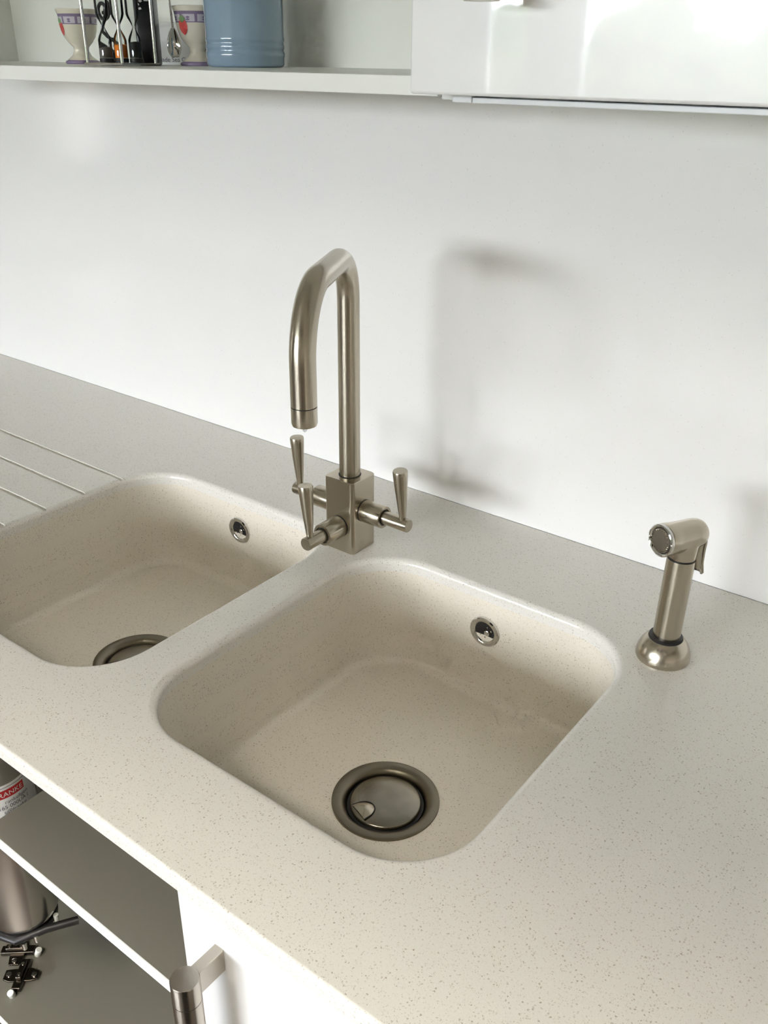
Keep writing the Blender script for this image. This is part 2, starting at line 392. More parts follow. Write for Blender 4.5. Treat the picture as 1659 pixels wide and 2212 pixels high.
# ------------------------------------------------------------------ sinks
FZ = .757
def sink(b, dc, ov, label):
    x0, x1, y0, y1 = b; t = thing('sink', ((x0+x1)/2, (y0+y1)/2, FZ-.02), label, 'sink', 'stone sink bowls')
    mb = MB(); rings = []; bf = .013; ins = .008
    zt = ZT-TH
    for i in range(9):
        f = i/8; z = zt+(FZ+bf-zt)*f; o = ins*f*f; rings.append(rrect(x0+o, x1-o, y0+o, y1-o, CR-o, z, 12, 12))
    for i in range(1, 8):
        a = PI/2*i/7; o = ins+bf*(1-math.cos(a)); z = FZ+bf-bf*math.sin(a); rings.append(rrect(x0+o, x1-o, y0+o, y1-o, CR-o, z, 12, 12))
    n = len(rings[0]); last = rings[-1]
    def circ(r, z):
        out = []
        for p in last:
            a = math.atan2(p[1]-dc[1], p[0]-dc[0]); out.append((dc[0]+r*math.cos(a), dc[1]+r*math.sin(a), z))
        return out
    c = circ(.057, FZ-.003)
    for f in (.35, .7): rings.append([tuple(l*(1-f)+q*f for l, q in zip(p, s)) for p, s in zip(last, c)])
    rings += [c, circ(.046, FZ-.004), circ(.046, FZ-.03)]
    th = .012
    rings += [circ(.046+th, FZ-.03), circ(.046+th, FZ-.016)]
    rings.append(rrect(x0-th+.03, x1+th-.03, y0-th+.03, y1+th-.03, CR-.02, FZ-.013, 12, 12))
    rings.append(rrect(x0-th, x1+th, y0-th, y1+th, CR+th, FZ+.015, 12, 12))
    rings.append(rrect(x0-th, x1+th, y0-th, y1+th, CR+th, zt-.0002, 12, 12)); rings.append(rings[0])
    mb.loft(rings)
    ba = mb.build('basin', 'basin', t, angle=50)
    w = ba.modifiers.new('weighted', 'WEIGHTED_NORMAL'); w.keep_sharp = True
    # drain flange: dished steel ring with a well
    z0 = FZ-.003
    fl = MB().lathe([(.0565, 0), (.0562, .0018), (.0545, .0024), (.0475, .0014), (.0445, .0004), (.0425, -.0030), (.0412, -.0065), (.0408, -.028)], (dc[0], dc[1], z0), n=72, cap0=False, cap1=False)
    part_label(fl.build('drain_flange', 'steel', t, angle=50), 'dished steel drain flange')
    part_label(MB().lathe([(.041, -.028), (.0, -.0281)], (dc[0], dc[1], z0), n=48, cap0=False, cap1=False).build('drain_well', 'black', t), 'dark drain well')
    # overflow on the rear wall (faces -Y)
    f = (zt-ov[1])/(zt-FZ-bf); yw = y1-ins*f*f
    org = (ov[0], yw, ov[1]); ax = (0, -1, -.05)
    rim = part_label(MB().lathe([(.0195, -.003), (.0195, .0022), (.0182, .0036), (.0158, .0036), (.0140, .0026), (.0128, .0012), (.0128, -.004)], org, ax, n=48, cap0=False, cap1=False).build('overflow', 'chrome', t, angle=40), 'chrome overflow ring')
    MB().lathe([(.0135, .0006), (0, .0005)], org, ax, n=32, cap0=False, cap1=False).build('overflow_dark_disc', 'black', rim)  # black disc in place of the shade inside an uncut hole
    w = Vector(ax).normalized(); u = Vector((1, 0, 0)); v = Vector((0, -.05, 1)).normalized(); O = Vector(org)
    MB().lathe([(.0036, 0), (.0036, .0022), (.0022, .0030), (.0, .0031)], O+u*.0035-v*.0005, ax, n=16).build('overflow_screw', 'chrome', rim)
    for sx, sz, L in ((-.0055, -.0055, .004), (.001, -.0075, .004), (.004, .007, .003), (.009, .0035, .003)):
        p = O+u*sx+v*sz; MB().tube([p+w*.0009, p+w*.002+v*L*.4], [.0011, .0006], n=8).build('overflow_spoke', 'chrome', rim)
    # removable strainer plug
    pl = thing('drain_plug', (dc[0], dc[1], z0-.02), 'round steel strainer plug with thumb notch in the %s sink bowl' % ('right' if x0 > 0 else 'left'), 'drain plug', 'strainer plugs')
    MB().lathe([(.0365, -.012), (.0375, -.004), (.0372, -.0016), (.0355, -.0006), (.025, .0004), (.012, .0008), (0, .0009)], (dc[0], dc[1], z0), n=64, cap1=False).build('lid', 'steel_lid', pl, angle=60)
    part_label(MB().lathe([(.0372, -.010), (.0402, -.010), (.0402, -.0052), (.0372, -.0052)], (dc[0], dc[1], z0), n=64, cap0=False, cap1=False).build('gasket', 'black', pl), 'black rubber seal')
    # thumb notch: scooped half-moon near the rim, towards the front
    a = math.radians(-110); ca, sa = math.cos(a), math.sin(a); mb = MB(); rings = []
    for i in range(9):
        fr = i/8; rr_ = .0335-.018*fr; wd = .0115*math.sqrt(max(0, 1-fr**2.2)); row = []
        for j in range(11):
            s = -1+2*j/10; lx = rr_; ly = wd*s
            zz = .0006+.0026*(1-s*s)*math.sin(PI*min(1, fr*.9+.1)) + .0004
            row.append((dc[0]+lx*ca-ly*sa, dc[1]+lx*sa+ly*ca, z0+zz))
        rings.append(row)
    mb.loft(rings, close=False); part_label(mb.build('thumb_notch', 'chrome' if 0 else 'nickel', pl, angle=60), 'bright pressed thumb notch')
    cr = MB(); edge = []
    for i in range(17):
        s = -1+2*i/16; fr = (1-abs(s)**2.2)**(1/2.2) if abs(s) < 1 else 0
        rr_ = .0335-.0186*fr; ly = .0121*s; edge.append((dc[0]+rr_*ca-ly*sa, dc[1]+rr_*sa+ly*ca, z0+.0009))
    cr.tube(edge, .0005, n=6); cr.build('notch_slot', 'black', pl)
    return t
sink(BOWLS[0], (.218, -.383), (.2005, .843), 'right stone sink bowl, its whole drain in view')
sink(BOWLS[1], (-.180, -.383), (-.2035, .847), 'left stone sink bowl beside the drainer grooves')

# ------------------------------------------------------------------ mixer tap
TX, TY = .0052, -.179
def mixer_tap():
    t = thing('mixer_tap', (TX, TY, ZT), 'brushed nickel three-lever kitchen tap with tall curved spout', 'tap')
    h = .0225; mb = MB(); zt = .9955
    rings = [rrect(TX-h, TX+h, TY-h, TY+h, .0055, z, 5) for z in (ZT, zt-.001)] + [rrect(TX-h+.001, TX+h-.001, TY-h+.001, TY+h-.001, .005, zt, 5)]
    mb.loft(rings, True, True, True); mb.build('body', 'nickel', t, angle=30, wn=True)
    col = MB(); col.lathe([(.0137, 0), (.0137, .0006), (.0128, .0008)], (TX, TY, zt), n=40); part_label(col.build('spout_collar', 'black', t), 'dark seam ring')
    # spout: up, round, across, down towards the front
    ex, ey = .0925-TX, -.352-TY; reach = math.hypot(ex, ey); dx, dy = ex/reach, ey/reach
    zc = 1.2580; r1, r2 = .050, .066; pts = []
    def P(s, z): pts.append((TX+dx*s, TY+dy*s, z))
    for i in range(5): P(0, zt + (zc-r1-zt)*i/5)
    for i in range(15):
        a = PI/2*i/14; P(r1*(1-math.cos(a)), zc-r1+r1*math.sin(a))
    drop = .010
    L0, L1 = r1, reach-r2
    for i in range(1, 5): P(L0+(L1-L0)*i/5, zc-drop*0)
    for i in range(17):
        a = PI/2*i/16; P(L1+r2*math.sin(a), zc-r2+r2*math.cos(a))
    z_end = 1.152
    for i in range(1, 4): P(reach, (zc-r2)+(z_end-(zc-r2))*i/3)
    sp = MB().tube(pts, .0127, n=40).build('spout', 'nickel_v', t, angle=50)
    part_label(MB().lathe([(.0119, 0), (.0119, -.0012)], (TX+ex, TY+ey, z_end), n=40).build('nozzle_seam', 'black', sp), 'thin dark seam')
    MB().lathe([(.0127, -.0010), (.0127, -.017), (.0118, -.0195), (.0095, -.0198), (.0090, -.0175), (0, -.0172)], (TX+ex, TY+ey, z_end), n=40, cap1=False).build('nozzle', 'nickel_v', sp, angle=40)
    d = tag(MB().lathe([(.0, -.0262), (.0012, -.0258), (.0023, -.0243), (.0026, -.0226), (.0022, -.0206), (.0019, -.0172)], (TX+ex+.001, TY+ey-.001, z_end), n=16, cap0=False).build('water_drop', 'water'), 'clear water drop hanging from the tap nozzle', 'water drop')
    # levers
    def lever(ax, z, length, tilt, lab):
        ax = Vector(ax); o = Vector((TX, TY, z)); L = length
        b = part_label(MB().lathe([(.0136, h-.001), (.0136, h+.0005), (.0138, h+.001), (.0138, h+.030), (.0132, h+.0308), (.0104, h+.0308), (.0098, h+.0295), (.0098, h+.028)], o, ax, n=36, cap0=False).build('valve', 'nickel_x' if ax.x else 'nickel_y', t, angle=40), lab)
        MB().lathe([(.01405, h+.0002), (.01405, h+.0007)], o, ax, n=36).build('valve_seam', 'black', b)
        MB().lathe([(.0091, h+.026), (.0091, h+.0292)], o, ax, n=32).build('spindle_seal', 'black', b)
        MB().lathe([(.0082, h+.027), (.0082, L-.001), (.0074, L)], o, ax, n=32).build('spindle', 'nickel_x' if ax.x else 'nickel_y', b, angle=40)
        base = o+ax*(L-.0085); up = (Vector((0, 0, 1))+Vector(tilt)).normalized()
        MB().lathe([(.0044, .0), (.0041, .009), (.0046, .015), (.0060, .030), (.0074, .048), (.0086, .0660), (.0088, .0712), (.0083, .0724), (0, .0727)], base, up, n=28, cap0=False, cap1=False).build('lever', 'nickel_v', b, angle=40)
    lever((1, 0, 0), .9530, .0895, (0, -.11, 0), 'right valve with its lever')
    lever((-1, 0, 0), .9515, .0905, (0, -.05, 0), 'left valve with its lever')
    lever((0, -1, 0), .9335, .0830, (-.07, 0, 0), 'front valve with its lever')
    return t
mixer_tap()

# ------------------------------------------------------------------ pull-out rinse sprayer
def sprayer():
    x, y = .4095, -.1670
    t = thing('rinse_sprayer', (x, y, ZT), 'brushed nickel rinse sprayer with trigger standing on a domed base', 'sprayer')
    o = (x, y, ZT)
    MB().lathe([(.0268, 0), (.0274, .0015), (.0274, .004), (.0262, .010), (.0235, .0165), (.0200, .0212), (.0178, .0232), (.0172, .0236), (.0168, .0228)], o, n=56, cap1=False).build('base', 'nickel', t, angle=40)
    part_label(MB().lathe([(.0168, .018), (.0168, .0255), (.0160, .0262), (.0135, .0262)], o, n=40).build('collar', 'black', t), 'black rubber collar')
    tl = Vector((.010, .016, 1)).normalized()
    MB().lathe([(.0128, .022), (.0132, .0245), (.0136, .0265), (.0138, .030), (.0137, .113), (.0136, .115)], o, tl, n=44).build('handle', 'nickel_v', t, angle=40)
    top = Vector(o)+tl*.115
    part_label(MB().lathe([(.0130, -.0005), (.0130, .0016)], top, tl, n=40).build('seam', 'black', t), 'thin dark seam')
    ph = math.radians(63); fdir = Vector((-math.cos(ph), -math.sin(ph), 0)); fdir = (fdir-tl*fdir.dot(tl)).normalized()
    hc = top+tl*.0255
    # one head surface: horizontal barrel blended with the neck through metaball-like skinning: two lofts joined by a remesh
    mb = MB()
    mb.lathe([(.0136, .0012), (.0137, .006), (.0140, .012), (.0148, .022)], top, tl, n=44)
    mb.lathe([(.0, -.0215), (.0070, -.0211), (.0116, -.0188), (.0141, -.0140), (.0149, -.008), (.0150, .004), (.0153, .016), (.0160, .022), (.0162, .028), (.0157, .0300)], hc, fdir, n=44, cap0=False)
    head = mb.build('head', 'nickel', t, angle=60)
    rmod = head.modifiers.new('remesh', 'REMESH'); rmod.mode = 'VOXEL'; rmod.voxel_size = .0011; rmod.use_smooth_shade = True
    sm = head.modifiers.new('smooth', 'SMOOTH'); sm.factor = .5; sm.iterations = 9
    part_label(MB().lathe([(.0160, .0285), (.0163, .0300), (.0160, .0318), (.0148, .0324), (.0128, .0312), (.0122, .0296)], hc, fdir, n=44, cap0=False).build('face_ring', 'chrome', head, angle=40), 'bright rim of the spray face')
    MB().lathe([(.0129, .0300), (.0129, .0306), (.0120, .0306)], hc, fdir, n=40, cap0=False, cap1=False).build('face_gap', 'black', head)
    part_label(MB().lathe([(.0123, .0300), (.0120, .0312), (.0, .0318)], hc, fdir, n=40, cap1=False, cap0=False).build('spray_face', 'nickel_dark', head), 'dark spray face with jets')
    u = fdir.orthogonal().normalized(); v = fdir.cross(u); me = None
    for i in range(28):
        a = 2*PI*i/28; p = hc+fdir*.0314+(u*math.cos(a)+v*math.sin(a))*.0107
        MB().lathe([(.0007, 0), (.0004, .0008)], p, fdir, n=6).build('jet', 'nickel', head)
    # trigger: thin curved blade behind the handle, pivoting at the back of the head
    back = -fdir; side = tl.cross(back).normalized(); rows = []
    prof = [(.0170, .011, .0085), (.0212, .002, .0095), (.0216, -.008, .0102), (.0212, -.018, .0104), (.0224, -.030, .0100), (.0268, -.043, .0086), (.0282, -.0465, .0050)]
    mb = MB()
    for d, hgt, wd in prof:
        row = []
        for s in [-1, -.6, 0, .6, 1]:
            row.append(hc+back*(d-.0035*s*s)+tl*hgt+side*wd*s)
        rows.append(row)
    mb.loft(rows, close=False); tr = mb.build('trigger', 'nickel', head, angle=60)
    so = tr.modifiers.new('thick', 'SOLIDIFY'); so.thickness = .0018; so.offset = 0
    return t
sprayer()

# ------------------------------------------------------------------ wall cabinet on the right, open shelf on the left
SF = -.30
def wall_cabinet():
    xL = .200; x1 = 1.0; t = thing('wall_cabinet', (xL, -.15, 1.418), 'glossy white wall cabinet with a wide door above the sprayer', 'cabinet')
    mb = MB(); mb.box(xL+.018, x1, SF+.003, -.002, 1.4185, 1.436)
    MB().box(.222, .2395, SF-.014, SF+.003, 1.4175, 1.432).build('end_block', 'edge_white', t, bevel=.0006)
    part_label(MB().box(.2402, x1, SF-.014, SF+.003, 1.4175, 1.4215).build('bottom_lip', 'edge_white', t, bevel=.0006), 'white lip under the door')
    mb.build('bottom_board', 'white_melamine', t, smooth=False)
    MB().box(xL+.001, xL+.018, SF+.003, -.002, 1.4185, 2.1).build('side_panel', 'white_melamine', t, smooth=False)
    MB().box(x1-.018, x1, SF+.003, -.002, 1.436, 2.1).build('side_panel', 'white_melamine', t, smooth=False)
    MB().box(xL+.018, x1-.018, SF+.003, -.002, 2.082, 2.1).build('top_board', 'white_melamine', t, smooth=False)
    d = MB().box(xL, x1, SF-.040, SF-.0205, 1.4235, 2.1).build('door', 'gloss_white', t, bevel=.0022, seg=4)
    h = part_label(MB().lathe([(.0117, 0), (.0122, .0008), (.0122, .329), (.0117, .33)], (.285, SF-.079, 1.4815), n=32).build('handle', 'handle_steel', d, angle=40), 'round steel bar handle')
    for z in (1.510, 1.760): MB().box(.2798, .2902, SF-.077, SF-.0401, z, z+.0245).build('handle_post', 'handle_steel', h, bevel=.0004)
wall_cabinet()

def open_shelf():
    x0, x1 = -.8255, .199; t = thing('open_shelf', (x0, -.15, 1.4205), 'open white wall shelf holding egg cups and a blue jar', 'shelf')
    part_label(MB().box(x0, x1, SF, -.001, 1.4205, 1.4352).build('shelf_board', 'white_melamine', t, bevel=.0006), 'white shelf board')
    MB().box(x0+.018, x1, -.018, -.001, 1.4352, 2.08).build('back_panel', 'shelf_back', t, smooth=False)
    MB().box(x0, x0+.018, SF, -.001, 1.4352, 2.08).build('side_panel', 'white_melamine', t, smooth=False)
    MB().box(x0, x1, SF, -.001, 2.08, 2.098).build('top_board', 'white_melamine', t, smooth=False)
open_shelf()
SZ = 1.4352

# ------------------------------------------------------------------ base cabinet (left door open out of view)
def base_cabinet():
    x0, x1, yf, yb = -.52, .60, -.602, -.03
    t = thing('base_cabinet', ((x0+x1)/2, (yf+yb)/2, 0), 'white base cabinet under the sinks, left half standing open', 'cabinet')
    zt = ZT-TH-.001
    for a, b in ((x0, x0+.018), (x1-.018, x1)): MB().box(a, b, yf+.001, yb, .15, zt).build('side_panel', 'grey_melamine', t, smooth=False)
    MB().box(x0+.018, x1-.018, yb-.008, yb, .166, zt).build('back_panel', 'grey_melamine', t, smooth=False)
    bb = MB().box(x0+.018, x1-.018, yf+.001, yb-.008, .149, .166).build('bottom_board', 'grey_melamine', t, smooth=False)
    MB().box(x0, x1, yf-.0004, yf+.001, .149, .166).build('edge_band', 'edge_white', bb, smooth=False)
    MB().box(x0+.02, x1-.02, yf+.06, yf+.075, 0, .149).build('plinth', 'edge_white', t, smooth=False)
    sh = part_label(MB().box(-.213, x1-.019, -.6022, -.16, .604, .6205).build('inner_shelf', 'grey_melamine', t, smooth=False), 'grey inner shelf with white front edge')
    MB().box(-.213, x1-.019, -.6035, -.6022, .604, .6205).build('edge_band', 'edge_white', sh, smooth=False)
    MB().box(.181, .195, yf, yf+.055, .166, zt).build('mullion_post', 'edge_white', t, smooth=False) if 0 else None
    d = part_label(MB().box(.179, x1+.0, -.625, -.606, .155, zt-.003).build('door', 'gloss_white', t, bevel=.0012), 'closed gloss white door')
    h = MB().lathe([(.0120, -.34), (.0122, -.339), (.0122, -.0008), (.0117, 0), (.0, .0001)], (.2290, -.6640, .7850), n=36, cap1=False).build('handle', 'handle_steel', d, angle=40)
    part_label(h, 'round steel bar handle')
    MB().lathe([(.01235, -.0242), (.01235, -.0238)], (.2290, -.6640, .7850), n=36, cap0=False, cap1=False).build('handle_seam', 'black', h)
    for z in (.7575, .47): MB().box(.2225, .2330, -.662, -.6251, z, z+.0245).build('handle_post', 'handle_steel', h, bevel=.0004)
    for (x, y, s) in ((.163, -.596, 1.0), (-.02, -.645, .8), (-.008, -.642, .7)):
        pass
    bl = MB().box(.150, .170, -.6030, -.5990, .6205, .626).build('shelf_clip', 'plastic_white', t, bevel=.001)
    return t
base_cabinet()
# strings of clear sealant squeezed out under the worktop edge
for i, (x, y, s) in enumerate(((-.0005, -.650, 1), (.012, -.651, .8))):
    bm = bmesh.new(); bmesh.ops.create_icosphere(bm, subdivisions=2, radius=1, matrix=Matrix.Translation((x, y, ZT-TH-.0015)) @ Matrix.Diagonal((.006*s, .003, .0035*s, 1)))
    for v in bm.verts: v.co += Vector((random.uniform(-1, 1), random.uniform(-1, 1), random.uniform(-1, 0)))*.0009
    me = bpy.data.meshes.new('sealant_blob'); bm.to_mesh(me); bm.free(); me.materials.append(M['sealant'])
    o = bpy.data.objects.new('sealant_blob', me); COL.objects.link(o)
    o.parent = wt; o.matrix_parent_inverse = Matrix.Identity(4)

# ------------------------------------------------------------------ text helper: flat lettering turned into mesh
def text_mesh(s, size, shear=0, spread=1.0):
    cu = bpy.data.curves.new('t', 'FONT'); cu.body = s; cu.size = size; cu.align_x = 'LEFT'; cu.space_character = spread; cu.offset = 0
    o = bpy.data.objects.new('t', cu); COL.objects.link(o)
    dg = bpy.context.evaluated_depsgraph_get(); me = bpy.data.meshes.new_from_object(o.evaluated_get(dg))
    bpy.data.objects.remove(o); bpy.data.curves.remove(cu); return me
def place_mesh(name, me, fn, material, parent, subdiv=0):
    if subdiv:
        bm = bmesh.new(); bm.from_mesh(me); bmesh.ops.triangulate(bm, faces=bm.faces[:])
        bmesh.ops.subdivide_edges(bm, edges=[e for e in bm.edges if e.calc_length() > subdiv], cuts=2); bm.to_mesh(me); bm.free()
    for v in me.vertices: v.co = fn(v.co)
    me.materials.clear(); me.materials.append(M[material]); me.name = name
    o = bpy.data.objects.new(name, me); COL.objects.link(o); o.parent = parent
    o.matrix_parent_inverse = PINV[parent.name]; return o

# ------------------------------------------------------------------ water filter canister under the left bowl
def canister():
    cx, cy, r = -.268, -.556, .0455; zb, zt_ = .398, .72
    t = thing('filter_canister', (cx, cy, zb-.03), 'steel water filter canister with red and white label inside the cabinet', 'water filter')
    c = (cx, cy, 0)
    MB().lathe([(.030, zb-.004), (.040, zb-.002), (r-.001, zb+.006), (r, zb+.012), (r, zt_-.012), (r-.004, zt_-.003), (.03, zt_)], c, n=64).build('body', 'can_steel', t, angle=40)
    def patch(name, a0, a1, z0, z1, m, rr):
        mb = MB(); rows = [[(cx+rr*math.cos(a0+(a1-a0)*i/40), cy+rr*math.sin(a0+(a1-a0)*i/40), z) for i in range(41)] for z in (z0, z1)]
        mb.loft(rows, close=False); return mb.build(name, m, t)
    # camera bearing from the canister; label turned towards the room
    A = math.atan2(-.956-cy, .647-cx)
    a_end = A+math.radians(66)
    lab = patch('label', A-math.radians(150), a_end, .584, .654, 'label', r+.0004)
    lab['label'] = 'white paper label'
    PINV[lab.name] = PINV[t.name]
    def kid(name, a0, a1, z0, z1, m, rr):
        o = patch(name, a0, a1, z0, z1, m, rr); o.parent = lab; o.matrix_parent_inverse = Matrix.Identity(4); return o
    kid('red_band', A-math.radians(150), A+math.radians(41), .6340, .6465, 'red', r+.0007)
    kid('rule_line', A-math.radians(150), a_end, .6498, .6506, 'ink', r+.0007)
    def wrap(s, size, z, a_right, m, spread=1.0, name='lettering'):
        me = text_mesh(s, size, spread=spread); w = max((v.co.x for v in me.vertices), default=0)
        rr = r+.0010
        fn = lambda p: Vector((cx+rr*math.cos(a_right+(p.x-w)/rr), cy+rr*math.sin(a_right+(p.x-w)/rr), z+p.y))
        o = place_mesh(name, me, fn, m, t, .003); o.parent = lab; o.matrix_parent_inverse = Matrix.Identity(4)
    wrap('FRANKE', .0098, .6368, A+math.radians(38), 'label', 1.02)
    wrap('rankefigen', .0078, .6255, A+math.radians(46), 'ink')
    wrap('165 000UA (', .0078, .6180, A+math.radians(46), 'ink', 1.0)
    wrap('s@franke', .0078, .6105, A+math.radians(40), 'ink')
    wrap('d Replac', .0088, .6020, A+math.radians(36), 'black', 1.0)
    # clamp ring and hose below
    rg = MB(); rg.lathe([(.034, zb-.014), (.0415, zb-.013), (.0415, zb-.005), (.034, zb-.004)], c, n=40, cap0=False, cap1=False); part_label(rg.build('clamp_ring', 'black', t), 'black clamp ring')
    MB().tube([(cx-.05, cy-.03, zb-.020), (cx-.01, cy-.043, zb-.016), (cx+.028, cy-.034, zb-.010), (cx+.048, cy+.0, zb-.004), (cx+.070, cy+.035, zb-.004)], .0055, n=14).build('hose', 'black', t)
    a0 = A+.1
    for k, (da, dz, m) in enumerate(((.0, -.012, 'chrome'), (.75, -.006, 'plastic_white'), (-.35, -.018, 'chrome'))):
        p = Vector((cx+.046*math.cos(a0+da), cy+.046*math.sin(a0+da), zb+dz))
        MB().tube([p-Vector((0, 0, .006)), p+Vector((0, 0, .006))], [.003, .0036], n=10).build('clamp_screw', m, t)
canister()

# hinge mounting plates left on the cabinet floor
def hinge_plate(x, y, rz, label, flip):
    z = .1662; t = thing('hinge_plate', (x, y, z), label, 'hinge', 'hinge parts on the cabinet floor')
    R = Matrix.Translation((x, y, z)) @ Matrix.Rotation(rz, 4, 'Z') @ Matrix.Rotation(flip, 4, 'Y')
    def put(mb, name, m, bevel=0):
        mb.v = [tuple(R @ Vector(p)) for p in mb.v]; return mb.build(name, m, t, bevel=bevel)
    put(MB().box(-.026, .026, -.007, .007, .002, .010), 'plate', 'hinge_metal', .0015)
    wing = MB()
    pts = [(-.008, -.026), (.008, -.026), (.012, -.016), (.010, .016), (.006, .027), (-.006, .027), (-.012, .014), (-.010, -.014)]
    wing.loft([[(px, py, .004) for px, py in pts], [(px, py, .007) for px, py in pts]], True, True, True); put(wing, 'wing', 'hinge_metal', .0006)
    put(MB().box(-.018, .012, -.0045, .0045, .0101, .0165), 'arm', 'hinge_metal', .0015)
    for px, py in ((0, -.019), (0, .020)): put(MB().lathe([(.0042, .007), (.0042, .0085), (.0025, .0092), (0, .0092)], (px, py, 0), n=16, cap1=False), 'screw', 'chrome')
    for px in (-.012, .006): put(MB().lathe([(.0026, .0165), (.0026, .0176), (0, .0178)], (px, 0, 0), n=14, cap1=False), 'screw', 'chrome')
    put(MB().lathe([(.0048, -.0), (.0052, .002), (.0052, .012), (.0044, .013), (0, .0131)], (.030, -.004, 0), (.35, 0, 1), n=18, cap1=False), 'dowel', 'plastic_white')
hinge_plate(-.360, -.545, math.radians(-52), 'dark metal hinge plate with white dowel nearest the cabinet front', 0)
hinge_plate(-.402, -.523, math.radians(40), 'dark metal hinge plate with pale dowel, the farther of the two', 0)

# ------------------------------------------------------------------ things on the open shelf
def egg_cup(x, y, label, a_straw):
    t = thing('egg_cup', (x, y, SZ), label, 'egg cup', 'strawberry egg cups')
    prof = [(.0205, 0, 1), (.0215, .0012, 1), (.0212, .0034, 1), (.0185, .0050, 0), (.0120, .0105, 0), (.0092, .0165, 0), (.0098, .0215, 0), (.0150, .0275, 0), (.0195, .0345, 0), (.0218, .0430, 0), (.0228, .0488, 0),
            (.0230, .0500, 1), (.0232, .0512, 2), (.0240, .0582, 2), (.0241, .0594, 1), (.0243, .0606, 1), (.0247, .0630, 0), (.0262, .0675, 0), (.0262, .0690, 0), (.0252, .0694, 0), (.0235, .0640, 0), (.0205, .0500, 0), (.0120, .0400, 0), (.0, .0380, 0)]
    VS = .865; prof = [(a*.97, b*VS, c) for a, b, c in prof]
    n = 48; mb = MB()
    for i in range(len(prof)-1):
        r0, h0, m0 = prof[i]; r1, h1, _ = prof[i+1]
        for j in range(n):
            a, b = 2*PI*j/n, 2*PI*(j+1)/n; mi = m0
            if m0 == 2: mi = 1 if j % 6 == 0 else 2
            P = lambda r, q, h: (x+r*math.cos(q), y+r*math.sin(q), SZ+h)
            if r1 > 0: mb.add([P(r0, a, h0), P(r0, b, h0), P(r1, b, h1), P(r1, a, h1)], [(0, 1, 2, 3)], mi)
            else: mb.add([P(r0, a, h0), P(r0, b, h0), P(0, a, h1)], [(0, 1, 2)], mi)
    body = mb.build('cup', ['cream', 'mauve', 'lilac'], t, angle=40)
    bm = bmesh.new(); bm.from_mesh(body.data); bmesh.ops.remove_doubles(bm, verts=bm.verts[:], dist=1e-6); bmesh.ops.recalc_face_normals(bm, faces=bm.faces[:]); bm.to_mesh(body.data); bm.free()
    def rad(h):
        for i in range(len(prof)-1):
            if prof[i][1] <= h <= prof[i+1][1]:
                f = (h-prof[i][1])/(prof[i+1][1]-prof[i][1]+1e-9); return prof[i][0]*(1-f)+prof[i+1][0]*f
        return .02
    def decal(name, m, ca, ch, wa, wh, dr, shape, lift):
        mb = MB(); rows = []
        for i in range(11):
            f = i/10; h = ch-wh+2*wh*f; wd = shape(f); rr = rad(h)+lift
            rows.append([(x+rr*math.cos(ca+wa*wd*s), y+rr*math.sin(ca+wa*wd*s), SZ+h) for s in (-1, -.5, 0, .5, 1)])
        mb.loft(rows, close=False); mb.build(name, m, t)
    decal('strawberry', 'straw', a_straw, .0440*VS, .26, .0082*VS, 0, lambda f: max(.04, math.sin(PI*min(1, f**.75*.72+.02))), .0005)
    decal('strawberry_leaf', 'leafgreen', a_straw, .0540*VS, .17, .0042*VS, 0, lambda f: max(.05, math.sin(PI*f)), .0007)
    # painted flower motifs inside the band's lilac squares
    for k in range(8):
        a = 2*PI*(k*6+3.5)/48
        decal('motif', 'mauve', a, .0547*VS, .10, .0025*VS, 0, lambda f: abs(math.sin(2*PI*f))*.8+.15, .0004)
    return t
ec1 = egg_cup(-.4285, -.180, 'cream egg cup with painted strawberry, left of the sand timers', math.radians(-104))
ec2 = egg_cup(-.2265, -.163, 'cream egg cup with painted strawberry, tucked behind the blue jar', math.radians(-83))

def jar():
    x, y, r = -.0935, -.2185, .0392
    t = thing('storage_jar', (x, y, SZ), 'tall glossy blue stoneware jar with ribbed base', 'jar')
    pr = [(r-.004, 0), (r-.0012, .0008), (r, .003), (r, .0085), (r+.0006, .0100), (r+.0006, .0130), (r-.0002, .0142), (r-.0002, .0160), (r+.0005, .0172), (r+.0005, .0198), (r-.0003, .0210), (r-.0003, .0226), (r+.0004, .0238), (r+.0004, .0262), (r, .0275), (r+.0012, .15), (r+.0030, .158), (r+.0030, .162), (r-.001, .163), (r-.004, .155), (r-.005, .01), (0, .008)]
    MB().lathe(pr, (x, y, SZ), n=72, cap1=False).build('body', 'blue', t, angle=50)
    for k in range(3):   # pressed maker's mark in the ribs
        pass
jar()

